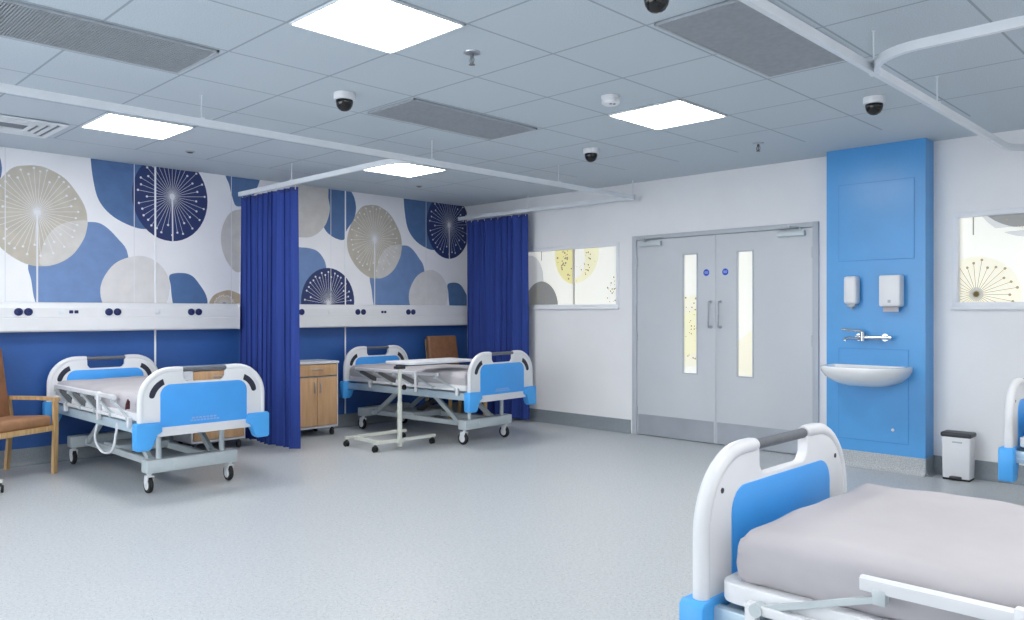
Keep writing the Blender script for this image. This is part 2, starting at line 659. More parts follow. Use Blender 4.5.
# pieces that show beside and behind the curtain and at the start of the next repeat
blob([(227, 172), (229, 185), (232, 197), (236, 206), (246, 204), (256, 190), (258, 172)], ST, reps=(0, -1))
blob([(220.6, 240), (222.5, 226), (228, 215), (236, 210), (248, 211), (257, 225), (258, 245), (252, 262), (240, 272), (232, 269), (224, 256)], PA, reps=(0, -1))
blob([(225, 290.6), (232, 291), (242, 296), (246, 305), (236, 312), (216, 312), (209, 304), (214, 295)], SA, reps=(0, -1))
burst((224, 304), .8, 16, .13, .11, 0, 180, w=.004, dot=.007, mi=LI, reps=(0, -1))
blob([(327, 183), (340, 184), (351, 192), (355.5, 205), (354, 218), (346, 231), (343, 240), (331, 236), (323, 226), (320, 205)], ST, reps=(0, -1))
blob([(327.5, 186), (328, 198), (329.5, 210), (325, 225), (315, 235), (304, 237.5), (290, 234), (282, 215), (288, 190), (305, 180), (320, 180)], PA, reps=(0, -1))
blob([(288, 250), (301, 247.5), (315, 250), (322.5, 257.5), (326, 268), (326, 290), (318, 305), (300, 309), (286, 290)], BL, reps=(0, -1))
px0, pz0 = wm(328, 304)
for k in (0, -1):
    art.fill([(px0+k*PER+.345*math.cos(2*PI*i/40), pz0+.03+.375*math.sin(2*PI*i/40)) for i in range(40)], NA, clip)
burst((328, 304), 1., 21, .30, .36, 3, 177, w=.0036, dot=.0115, jit=.12, reps=(0, -1), seed=9, rin=.05)
art.lay += 1
# print joints, thin pale lines seen over the dark shapes
for xs in (-4.206, -3.253, -2.077, -.70, -5.25):
    art.line((xs, ZB), (xs, ZT), .007, LI, clip)
box(art.bm, XW, -.001, -.004, -.0005, ZB-.01, ZT)
mural = obj('mural', art.bm, [M[k] for k in MU], smooth=False)
tag(mural, 'wall mural of overlapping blue, navy and beige dandelion discs above the blue wall', 'mural')
for i, xs in enumerate((-4.013, -1.885, -6.14)):
    b = B(); box(b, xs-.009, xs+.009, -.0085, 0, .15, ZT, .002, 1)
    struct('trim_%d' % (i+1), b, M['seam'])

# ------------------------------------------------------------------ bedhead trunking
def trunking(x0, x1, label, socks):
    t = thing('bedhead_trunking', label, 'trunking', ((x0+x1)/2, -.014, 1.14), 0, 'white bedhead trunking')
    h = (x1-x0)/2
    b = B()
    prof = [(0, 0), (-.085, 0), (-.098, .012), (-.098, .118), (-.094, .122), (-.098, .126), (-.098, .205), (-.090, .222), (-.072, .252), (0, .256)]
    rows = [[b.verts.new((x, y-.0, z)) for y, z in prof] for x in (-h, h)]
    n = len(prof)
    for k in range(n):
        b.faces.new((rows[0][k], rows[0][(k+1) % n], rows[1][(k+1) % n], rows[1][k]))
    b.faces.new(rows[0][::-1]); b.faces.new(rows[1])
    obj('housing', b, M['white'], t, angle=20)
    b = B()
    box(b, -h-.012, -h, -.102, 0, -.002, .258, .003); obj('end_cap', b, M['white'], t)
    b = B()
    box(b, h, h+.012, -.102, 0, -.002, .258, .003); obj('end_cap', b, M['white'], t)
    for xs, kind in socks:
        b = B()
        if kind == 'round':
            lathe(b, [(0, 0), (.033, 0), (.033, -.008), (.027, -.011), (.012, -.011), (.010, -.006), (0, -.006)], (xs-(x0+x1)/2, -.098, .172), 'y', 18)
            obj('outlet', b, M['socket'], t)
        elif kind == 'small':
            box(b, xs-(x0+x1)/2-.016, xs-(x0+x1)/2+.016, -.104, -.098, .158, .186, .004)
            obj('socket', b, M['socket'], t)
        else:
            box(b, xs-(x0+x1)/2-.022, xs-(x0+x1)/2+.022, -.103, -.098, .152, .194, .002)
            obj('blank_plate', b, M['track'], t)
    return t


trunking(-6.30, -3.225, 'white bedhead trunking with navy outlets on the wall left of the tall curtain',
         [(-5.178, 'round'), (-5.105, 'round'), (-4.775, 'small'), (-4.733, 'small'), (-4.85, 'blank'), (-4.464, 'round'), (-4.392, 'round'), (-4.034, 'blank'), (-3.713, 'round'), (-3.640, 'round'), (-5.75, 'round')])
trunking(-3.085, -.014, 'white bedhead trunking with navy outlets on the wall between the two blue curtains',
         [(-2.51, 'round'), (-2.154, 'blank'), (-1.789, 'round'), (-1.713, 'round'), (-1.445, 'small'), (-1.405, 'small'), (-1.062, 'round'), (-.988, 'round')])

# ------------------------------------------------------------------ windows in the door wall (glowing film)
FM = ['f_base', 'f_yel', 'f_pale', 'f_grey', 'f_lgrey', 'f_dark', 'f_cream']


def window(n, W, mull, paint):
    y0, y1, z0, z1 = W
    b = B()
    fw = .028
    box(b, -.012, .10, y1-.012, y1+fw, z0-.012, z1+.012, .003); box(b, -.012, .10, y0-fw, y0+.012, z0-.012, z1+.012, .003)
    box(b, -.0122, .10, y1, y0, z0-.012, z0+fw, .003); box(b, -.0122, .10, y1, y0, z1-fw, z1+.012, .003)
    box(b, -.03, -.01, y1-.02, y0+.02, z0-.03, z0-.01, .003)
    w = struct('window_%d' % n, b, M['seam'], smooth=True)
    b = B(); box(b, .040, .046, y1+.02, y0-.02, z0+.02, z1-.02)
    a = Art(lambda u, v, d: (.040-d, u, v))
    a.bm.free(); a.bm = b

    def cl(P):
        for ax, lim, kl in ((0, y0-.021, True), (0, y1+.021, False), (1, z1-.021, True), (1, z0+.021, False)):
            out = []
            for i in range(len(P)):
                p, q = P[i-1], P[i]
                ip, iq = (p[ax] <= lim) == kl, (q[ax] <= lim) == kl
                if ip != iq:
                    t = (lim-p[ax])/(q[ax]-p[ax])
                    out.append((p[0]+t*(q[0]-p[0]), p[1]+t*(q[1]-p[1])))
                if iq:
                    out.append(q)
            P = out
            if len(P) < 3:
                return []
        return P
    paint(a, cl)
    obj('pane', a.bm, [M[k] for k in FM], w, smooth=False)
    if mull is not None:
        b = B(); box(b, .018, .046, mull-.010, mull+.010, z0+.02, z1-.02, .003)
        obj('mullion', b, M['m_pale'], w)
    return w


def ell(c, ry, rz, n=36, a0=0, a1=360):
    return [(c[0]+ry*math.cos(math.radians(a0+(a1-a0)*i/n)), c[1]+rz*math.sin(math.radians(a0+(a1-a0)*i/n))) for i in range(n+(a1-a0 < 360))]


def flecks(a, cl, c, ry, rz, n, mi, seed, r0=.35, r1=.92, s=.010, half=None):
    a.lay += 1
    rnd = random.Random(seed)
    for i in range(n):
        an = rnd.random()*2*PI
        rr = r0+(r1-r0)*rnd.random()
        p = (c[0]+ry*rr*math.cos(an), c[1]+rz*rr*math.sin(an))
        if half == 'far' and p[0] < c[0]: continue
        if half == 'near' and p[0] > c[0]: continue
        a.dot(p, s*(.6+.7*rnd.random()), mi, cl, 6)


def paint1(a, cl):
    a.fill(ell((-1.10, 1.70), .22, .30), 4, cl)
    a.fill(ell((-1.28, 1.37), .27, .31), 3, cl)
    flecks(a, cl, (-1.28, 1.37), .27, .31, 100, 5, 1, .3, .95, .008)
    c = (-1.80, 1.98)
    a.fill(ell(c, .30, .345, 24, -90, 90), 1, cl)
    a.fill(ell(c, .36, .335, 24, 90, 270), 2, cl)
    a.fill(ell((-1.80, 1.92), .16, .22, 24, 90, 270), 0, cl)
    flecks(a, cl, c, .30, .345, 110, 5, 2, .35, .9, .011, 'far')
    flecks(a, cl, c, .36, .335, 110, 5, 4, .45, .95, .010, 'near')
    flecks(a, cl, (-2.55, 1.50), .30, .28, 90, 5, 6, .55, .95, .010)
    a.line((-1.285, 2.05), (-1.285, 1.93), .012, 3, cl)


def paint2(a, cl):
    c = (-5.945, 1.452)
    a.fill(ell(c, .31, .30), 6, cl)
    a.fill(ell(c, .05, .055, 20), 4, cl)
    a.fill(ell(c, .02, .022, 20), 5, cl)
    rnd = random.Random(4)
    for i in range(30):
        an = math.radians(-70+12*i)
        rr = .94+.1*((i*7) % 3-1)
        e = (c[0]+.275*rr*math.cos(an), c[1]+.262*rr*math.sin(an))
        a.line(c, e, .004, 5, cl)
        a.dot(e, .011, 5, cl, 8)
    g = (-6.33, 2.25)
    a.fill(ell(g, .40, .37, 44), 4, cl)
    a.fill(ell(g, .39, .30, 44), 3, cl)
    a.line((-6.05, 1.945), (-6.6, 1.965), .03, 0, cl)
    flecks(a, cl, g, .38, .29, 40, 5, 8, .5, .95, .012)
    a.line((-5.925, 2.08), (-5.925, 1.92), .012, 3, cl)
    a.fill(ell((-6.75, 1.55), .3, .33), 2, cl)


window(1, W1, -1.80, paint1)
window(2, W2, -6.30, paint2)

# ------------------------------------------------------------------ double door
b = B()
for y0, y1 in ((DY0, DY0-.055), (DY1+.055, DY1)):
    box(b, -.022, .12, y1, y0, 0, DZ-.0, .003)
box(b, -.0215, .12, DY1+.053, DY0-.053, DZ-.045, DZ-.001, .003)
door = struct('door_1', b, M['dframe'], smooth=True)
YM = -3.662


def leaf(ya, yb, vy0, vy1, yellow, side):
    """ya = hinge edge, yb = meeting edge (world y)"""
    lo, hi = min(ya, yb), max(ya, yb)
    b = B()
    vz0, vz1 = .692, 1.893
    plate(b, [[(lo, .008), (hi, .008), (hi, DZ-.05), (lo, DZ-.05)], [(vy1, vz0), (vy1, vz1), (vy0, vz1), (vy0, vz0)]], .045, .001, 'yz', .015)
    L = obj('door_leaf', b, M['door'], door, angle=30)
    b = B()
    m = .012
    plate(b, [[(vy1-m, vz0-m), (vy0+m, vz0-m), (vy0+m, vz1+m), (vy1-m, vz1+m)], [(vy1, vz0), (vy1, vz1), (vy0, vz1), (vy0, vz0)]], .008, .001, 'yz', -.0105)
    obj('glazing_bead', b, M['dframe'], L, angle=30)
    b = B(); box(b, .010, .016, vy1, vy0, vz0, vz1)
    a = Art(lambda u, v, d: (.010-d, u, v)); a.bm.free(); a.bm = b
    if yellow:
        a.fill([(vy1, .76), (vy0, .76), (vy0, 1.47), (vy1, 1.49)], 6)
        a.fill([(vy1, .90), (vy0, .86), (vy0, 1.30), (vy1, 1.34)], 2)
        rnd = random.Random(11)
        for i in range(26):
            a.dot((vy1+.015+(vy0-vy1-.03)*rnd.random(), .80+.66*rnd.random()), .007+.005*rnd.random(), 5, None, 6)
    else:
        a.fill([(vy1, .70), (vy0, .70), (vy0, 1.03), (vy1, 1.15)], 6)
    obj('vision_panel', a.bm, [M[k] for k in FM], L, smooth=False)
    b = B(); box(b, -.0105, -.0075, lo+.02, hi-.015, .012, .222, .001, 1)
    obj('kick_plate', b, M['kick'], L, smooth=False)
    hy = yb+(.052 if ya > yb else -.052)
    b = B()
    zt, zb = 1.425, 1.150
    pts = [(-.008, hy, zt-.012), (-.052, hy, zt-.012), (-.060, hy, zt-.022), (-.060, hy, zb+.022), (-.052, hy, zb+.012), (-.008, hy, zb+.012)]
    sweep(b, pts, .0085, 10)
    for z in (zt-.012, zb+.012):
        cyl(b, (-.006, hy, z), (-.011, hy, z), .017, 14)
    obj('pull_handle', b, M['steel'], L)
    sy = -3.557 if ya > yb else -3.767
    b = B()
    lathe(b, [(0, 0), (.036, 0), (.036, -.002), (0, -.002)], (-.0075, sy, 1.705), 'x', 24, mi=1)
    lathe(b, [(0, 0), (.033, 0), (.033, -.001), (0, -.001)], (-.0095, sy, 1.705), 'x', 24, mi=0)
    for dz, w in ((.009, .040), (0, .046), (-.009, .036)):
        for q in range(4):
            yy = sy-w/2+w*(q+.5)/4
            box(b, -.0115, -.0104, yy-w/10, yy+w/10, 1.705+dz-.0025, 1.705+dz+.0025, mi=1)
    obj('round_sign', b, [M['signb'], M['signw']], L, smooth=False)
    # overhead closer: body on the leaf, arm up to the frame
    s = -1 if ya > yb else 1
    cy0 = ya+s*.06
    b = B()
    box(b, -.055, -.0075, min(cy0, cy0+s*.26), max(cy0, cy0+s*.26), 2.005, 2.052, .006)
    c = obj('door_closer', b, M['metal'], L)
    b = B()
    e = (-.14, cy0+s*.14+(.02 if s < 0 else -.04), 2.082)
    cyl(b, (-.03, cy0+s*.05, 2.05), (-.03, cy0+s*.05, 2.085), .012, 10)
    bar(b, (-.03, cy0+s*.05, 2.08), e, .018, .008)
    bar(b, e, (-.024, cy0+s*.27, 2.10), .018, .008)
    cyl(b, (e[0], e[1], 2.07), (e[0], e[1], 2.094), .010, 10)
    obj('closer_arm', b, M['metal'], c)
    for z in (.25, 1.05, 1.85):
        b = B(); cyl(b, (-.012, ya, z-.05), (-.012, ya, z+.05), .008, 10)
        obj('hinge', b, M['steel'], L)
    return L


leaf(DY0-.058, YM+.002, -3.293, -3.445, True, 1)
leaf(DY1+.058, YM-.002, -3.900, -4.054, False, -1)

# ------------------------------------------------------------------ ceiling fittings
def ceiling_light(i, j, label):
    gx, gy = GX0+i*GPX, GY0+j*GPY
    t = thing('ceiling_light', label, 'ceiling light', (gx+GPX/2, gy-GPY/2, H), 0, 'square ceiling light panels')
    a, c = GPX/2-.004, GPY/2-.004
    b = B()
    fr = .014
    for x0, x1, y0, y1 in ((-a, a, -c, -c+fr), (-a, a, c-fr, c), (-a, -a+fr, -c, c), (a-fr, a, -c, c)):
        box(b, x0, x1, y0, y1, -.012, -.001, .002, 1)
    obj('frame', b, M['track'], t, smooth=False)
    b = B(); box(b, -a+fr, a-fr, -c+fr, c-fr, -.008, -.002)
    obj('diffuser', b, M['panel'], t, smooth=False)


lights = {(0, 0): 'large bright square ceiling light nearest the viewer, at the top of the view',
          (0, 5): 'square ceiling light over the left bay, above the dandelion mural',
          (4, 0): 'square ceiling light beside the round smoke detector',
          (4, 5): 'square ceiling light over the far bay, under the junction of the curtain tracks',
          (-4, 0): 'square ceiling light outside the left of the view', (-4, 5): 'square ceiling light beyond the left end of the mural',
          (0, -5): 'square ceiling light above the viewer', (4, -5): 'square ceiling light over the near right beds',
          (-4, -5): 'square ceiling light behind the viewer'}
for (i, j), lab in lights.items():
    ceiling_light(i, j, lab)


def grille(x0, x1, y0, y1, label):
    t = thing('air_grille', label, 'air grille', ((x0+x1)/2, (y0+y1)/2, H), 0, 'grey ceiling air grilles')
    a, c = (x1-x0)/2, (y1-y0)/2
    b = B(); box(b, -a+.01, a-.01, -c+.01, c-.01, -.004, -.001)
    obj('backing', b, M['gback'], t, smooth=False)
    b = B()
    fr = .014
    for u0, u1, v0, v1 in ((-a, a, -c, -c+fr), (-a, a, c-fr, c), (-a, -a+fr, -c, c), (a-fr, a, -c, c)):
        box(b, u0, u1, v0, v1, -.016, -.001, .002, 1)
    obj('frame', b, M['grille'], t, smooth=False)
    b = B()
    n = int(2*a/.0138)
    for k in range(1, n):
        u = -a+2*a*k/n
        box(b, u-.0026, u+.0026, -c+fr, c-fr, -.013, -.004)
    n = int(2*c/.026)
    for k in range(1, n):
        v = -c+2*c*k/n
        box(b, -a+fr, a-fr, v-.0022, v+.0022, -.0095, -.004)
    obj('louvres', b, M['grille'], t, smooth=False)


grille(-6.32, -5.108, -3.675, -3.150, 'long grey ceiling grille at the upper left corner of the view')
grille(-3.80, -2.62, -3.672, -3.158, 'long grey ceiling grille in the middle, between two light panels')
grille(-3.822, -2.650, -6.065, -5.545, 'grey ceiling grille at top right, crossed by the curtain track')
# square four-way diffuser, cut by the left edge of the photo
t = thing('ceiling_diffuser', 'white square louvred air diffuser in the ceiling by the left edge', 'air vent', (-5.432, -.985, H))
b = B()
for k, (s0, s1) in enumerate(((.300, .262), (.235, .205), (.180, .150), (.125, .095))):
    z0, z1 = -.004-.004*k, -.016-.0*k
    for (x0, x1, y0, y1) in ((-s0, s0, s1, s0), (-s0, s0, -s0, -s1), (-s0, -s1, -s1, s1), (s1, s0, -s1, s1)):
        box(b, x0, x1, y0, y1, -.016, -.006, .002, 1)
obj('louvre_frame', b, M['track'], t, smooth=False)
b = B(); box(b, -.27, .27, -.27, .27, -.005, -.001)
obj('backing', b, M['gback'], t, smooth=False)


def camera_dome(x, y, label):
    t = thing('security_camera', label, 'security camera', (x, y, H), 0, 'black dome security cameras on the ceiling')
    b = B(); lathe(b, [(0, -.001), (.068, -.001), (.068, -.032), (.064, -.042), (.056, -.045), (0, -.045)], seg=28)
    obj('housing', b, M['white'], t)
    b = B(); lathe(b, [(.054, -.046), (.054, -.062), (.049, -.082), (.038, -.100), (.022, -.111), (.006, -.115), (0, -.115)], seg=28)
    obj('dome', b, M['dome'], t)


camera_dome(-4.172, -3.437, 'dome camera beside the large near ceiling light, left of the middle grille')
camera_dome(-1.74, -3.48, 'dome camera farthest off, near the end of the curtain track')
camera_dome(-1.71, -5.80, 'dome camera above the blue washbasin pillar')
camera_dome(-4.175, -5.80, 'dome camera cut off by the top edge, beside the right grille')

t = thing('smoke_detector', 'white round smoke detector next to a square ceiling light', 'smoke detector', (-2.93, -4.60, H))
b = B(); lathe(b, [(0, -.001), (.062, -.001), (.062, -.014), (.057, -.018), (.057, -.028), (.060, -.030), (.058, -.046), (.045, -.056), (0, -.058)], seg=28)
obj('body', b, M['white'], t)
for a in (-100, -140):
    b = B(); lathe(b, [(0, 0), (.010, 0), (.010, -.003), (0, -.003)], (.034*math.cos(math.radians(a)), .034*math.sin(math.radians(a)), -.056), seg=10)
    obj('sounder_hole', b, M['grip'], t)


def sprinkler(x, y, label):
    t = thing('sprinkler', label, 'sprinkler', (x, y, H), 0, 'ceiling sprinklers')
    b = B(); lathe(b, [(0, -.001), (.045, -.001), (.043, -.007), (.022, -.012), (0, -.012)], seg=22)
    obj('rosette', b, M['steel'], t)
    b = B()
    cyl(b, (0, 0, -.010), (0, 0, -.030), .010, 12)
    for s in (-1, 1):
        sweep(b, [(0, s*.009, -.028), (0, s*.016, -.040), (0, s*.013, -.056), (0, s*.002, -.066)], .003, 6)
    lathe(b, [(0, -.066), (.016, -.066), (.018, -.069), (0, -.069)], seg=16)
    cyl(b, (0, 0, -.030), (0, 0, -.066), .004, 8)
    obj('head', b, M['grip'], t)


sprinkler(-4.146, -4.605, 'small chrome sprinkler head on the ceiling right of the nearest light')
sprinkler(-.95, -4.60, 'small far sprinkler head on the ceiling left of the blue pillar')
for (x, y, lab) in ((-4.078, -.93, 'small dark oval ceiling sensor right of the left bay light, above the navy dandelion'), (-1.504, -.87, 'small dark oval ceiling sensor just past the far bay light')):
    t = thing('ceiling_sensor', lab, 'sensor', (x, y, H), 0, 'small oval ceiling sensors')
    b = B(); lathe(b, [(0, -.001), (.042, -.001), (.040, -.006), (.030, -.009), (0, -.009)], seg=22); obj('bezel', b, M['grille'], t)
    b = B(); lathe(b, [(0, -.009), (.027, -.009), (.02, -.014), (0, -.015)], seg=18); obj('lens', b, M['darkp'], t)

# ------------------------------------------------------------------ curtain tracks
TZ = 2.52
PR = [(-.013, -.022), (.013, -.022), (.013, .022), (-.013, .022)]


def arc(c, r, a0, a1, n=8):
    return [(c[0]+r*math.cos(math.radians(a0+(a1-a0)*k/n)), c[1]+r*math.sin(math.radians(a0+(a1-a0)*k/n)), TZ) for k in range(n+1)]


def track(label, rails, drops, joints):
    t = thing('curtain_track', label, 'curtain track', (0, 0, 0), 0, 'white ceiling curtain tracks')
    for r in rails:
        b = B(); sweep(b, r, 1, prof=PR)
        obj('rail', b, M['track'], t, angle=30)
    for x, y in drops:
        b = B()
        cyl(b, (x, y, TZ+.02), (x, y, H-.001), .0045, 10)
        cyl(b, (x, y, H-.006), (x, y, H-.001), .010, 12)
        box(b, x-.014, x+.014, y-.017, y+.017, TZ+.019, TZ+.03, .002, 1)
        obj('dropper', b, M['track'], t)
    for x, y in joints:
        b = B(); box(b, x-.02, x+.02, y-.02, y+.02, TZ-.026, TZ+.026, .003)
        obj('joint_block', b, M['track'], t)
    return t


TY, TX, TXC = -2.77, -3.17, -.16
track('white curtain track over the two far bays, running along the mural side',
      [[(-9.3, TY, TZ), (TXC, TY, TZ)],
       [(TX, -.012, TZ), (TX, TY+.30, TZ)]+arc((TX+.28, TY+.30), .28, 180, 262)[1:],
       [(TXC, -.012, TZ), (TXC, TY+.015, TZ)]],
      [(-4.80, TY), (-2.90, TY), (-1.35, TY), (TX, -1.05), (TXC, -1.25), (TXC, TY), (-6.6, TY), (-8.3, TY)],
      [(TXC, TY)])
RY = -6.24
track('white curtain track over the near right bays, with a curved branch, crossing a grille',
      [[(-9.3, RY, TZ), (-.42, RY, TZ)]+arc((-.42, RY-.30), .30, 90, 0)[1:]+[(-.12, YS+.02, TZ)],
       [(TX+.0, YS+.02, TZ), (TX, RY-.30, TZ)]+arc((TX+.28, RY-.30), .28, 180, 98)[1:]],
      [(-2.98, RY-.02), (-1.93, RY), (-5.2, RY), (TX, -7.6), (-.12, -7.2)],
      [(-2.915, RY)])


# ------------------------------------------------------------------ curtains
def curtain(name, x, y0, y1, zb, label, pleats, amp, phase, lean=0.):
    t = thing(name, label, 'curtain', (x, (y0+y1)/2, 0), 0, 'royal blue bay curtains')
    L = y1-y0
    ny, nz = pleats*14, 16
    zt = TZ-.055
    rnd = random.Random(int(phase*100))
    am = [amp*(.65+.6*rnd.random()) for _ in range(pleats+2)]
    off = [.25*(rnd.random()-.5) for _ in range(pleats+2)]

    def pos(i, j):
        s = i/ny
        h = j/nz
        z = zb+(zt-zb)*h
        k = s*pleats
        k = min(max(k+.45*math.sin(4.3*s*PI+phase)*s*(1-s)*2+.16*math.sin(9.7*s*PI+2*phase), 0), pleats)
        ki = int(k)
        f = k-ki
        A = am[ki]*(1-f)+am[ki+1]*f
        O = off[ki]*(1-f)+off[ki+1]*f
        dx = A*math.sin(2*PI*(k+O*(1-h)*.6)+phase)*(.62+.38*(1-h))
        dx += .016*math.sin(3.1*s*PI+phase)*(1-h)
        y = y0-(y0+y1)/2+L*s+.021*math.sin(2*PI*k*2+2*phase)*(1-h*.35)
        return Vector((dx, y+lean*(1-h)*(s-.5), z))
    b = B()
    g = [[b.verts.new(pos(i, j)) for j in range(nz+1)] for i in range(ny+1)]
    for i in range(ny):
        for j in range(nz):
            b.faces.new((g[i][j], g[i+1][j], g[i+1][j+1], g[i][j+1]))
    bmesh.ops.solidify(b, geom=list(b.faces), thickness=.004)
    obj('fabric', b, M['curtain'], t, angle=70)
    b = B()
    g = []
    for i in range(ny+1):
        p = pos(i, nz)
        g.append([b.verts.new((p.x, p.y, zt-.02)), b.verts.new((p.x, p.y, zt+.016))])
    for i in range(ny):
        b.faces.new((g[i][0], g[i+1][0], g[i+1][1], g[i][1]))
    bmesh.ops.solidify(b, geom=list(b.faces), thickness=.012)
    obj('heading_tape', b, M['hem'], t, angle=70)
    for k in range(pleats+1):
        b = B()
        y = y0-(y0+y1)/2+L*(k+.0)/pleats
        y = min(max(y, y0-(y0+y1)/2+.01), y1-(y0+y1)/2-.01)
        sweep(b, [(0, y, TZ-.024), (0, y, zt+.012), (0.004, y+.005, zt-.008)], .003, 6)
        obj('hook', b, M['white'], t)
    return t


curtain('bay_curtain', TX+.015, -1.10, -.04, .03, 'tall gathered royal blue curtain between the two far beds', 10, .046, .4)
curtain('bay_curtain', TXC, -1.22, -.138, .03, 'gathered royal blue curtain in the far corner by the white door wall', 9, .042, 2.1)


# ------------------------------------------------------------------ hospital bed
def end_board(parent, y, label, inner):
    """white arched board with blue panel; `inner` = +1 when the mattress lies on its +y side"""
    hw, zt, zb = .455, .900, .435
    R = .21
    out = [(-hw, zb), (hw, zb)]
    cx, cz = hw-R, zt-R
    out += [(cx+R*math.cos(math.radians(a)), cz+R*math.sin(math.radians(a))) for a in range(0, 91, 10)]
    gx = .160
    notch = [(gx+.012, zt), (gx, zt-.012), (gx-.002, zt-.06), (gx-.008, .832), (gx-.018, .818), (gx-.034, .812)]
    out += notch
    out += [(-u, v) for u, v in reversed(notch)]
    out += [(-cx-R*math.cos(math.radians(a)), cz+R*math.sin(math.radians(a))) for a in range(90, -1, -10)]

    def slot(s):
        pts = []
        for a in range(112, 166, 6):
            pts.append((s*(-cx+.163*math.cos(math.radians(a))), cz+.163*math.sin(math.radians(a))))
        for k in range(1, 6):
            q = math.radians(166+180*k/6)
            cu, cv = -cx+.142*math.cos(math.radians(164)), cz+.142*math.sin(math.radians(164))
            pts.append((s*(cu+.021*math.cos(q)), cv+.021*math.sin(q)))
        for a in range(162, 108, -6):
            pts.append((s*(-cx+.121*math.cos(math.radians(a))), cz+.121*math.sin(math.radians(a))))
        return pts
    b = B()
    plate(b, [out], .034, .004, 'xz', 0)
    # swollen tubular rim around the arch
    for s in (-1, 1):
        path = [(s*hw, 0, zb+.02), (s*hw, 0, cz-.1)]+[(s*(cx+R*math.cos(math.radians(a))), 0, cz+R*math.sin(math.radians(a))) for a in range(0, 91, 9)]+[(s*(gx+.03), 0, zt), (s*(gx+.004), 0, zt-.001)]
        sweep(b, path, [.0225]*(len(path)-1)+[.020], 14)
    board = obj('end_board', b, M['white'], parent, angle=50)
    board.location = (0, y, 0)
    for s in (-1, 1):
        b = B()
        lo = -.0195
        hi = .0195 if y > 0 else .0150
        plate(b, [slot(s)], hi-lo, .0015, 'xz', (hi+lo)/2)
        obj('finger_slot', b, M['slot'], board)
        if y < 0:
            b = B(); cyl(b, (s*.375, .014, .80), (s*.375, .0185, .80), .008, 10)
            obj('hole_dot', b, M['darkp'], board)  # dark disc standing in for the shade of a small hole
    b = B()
    plate(b, [rrect(-.325, .325, .500, .800, .075, 7, 'tltr')], .042, .003, 'xz', 0)
    p = obj('panel', b, M['bluep'], board, angle=40)
    b = B()
    cyl(b, (-gx-.006, 0, zt-.002), (gx+.006, 0, zt-.002), .016, 14)
    obj('hand_grip', b, M['grip'], board)
    return board


def bumper(parent, s, y, inner):
    b = B()
    P = [(.318, .520), (.318, .472), (.350, .455), (.372, .40), (.388, .365), (.41, .350), (.488, .352), (.500, .365), (.500, .530), (.488, .543), (.335, .540)]
    plate(b, [[(s*u, v) for u, v in P]], .075, .008, 'xz', 0)
    for v in b.verts:
        v.co.y += y-inner*.006
    o = obj('corner_bumper', b, M['blueb'], parent, angle=45)
    return o


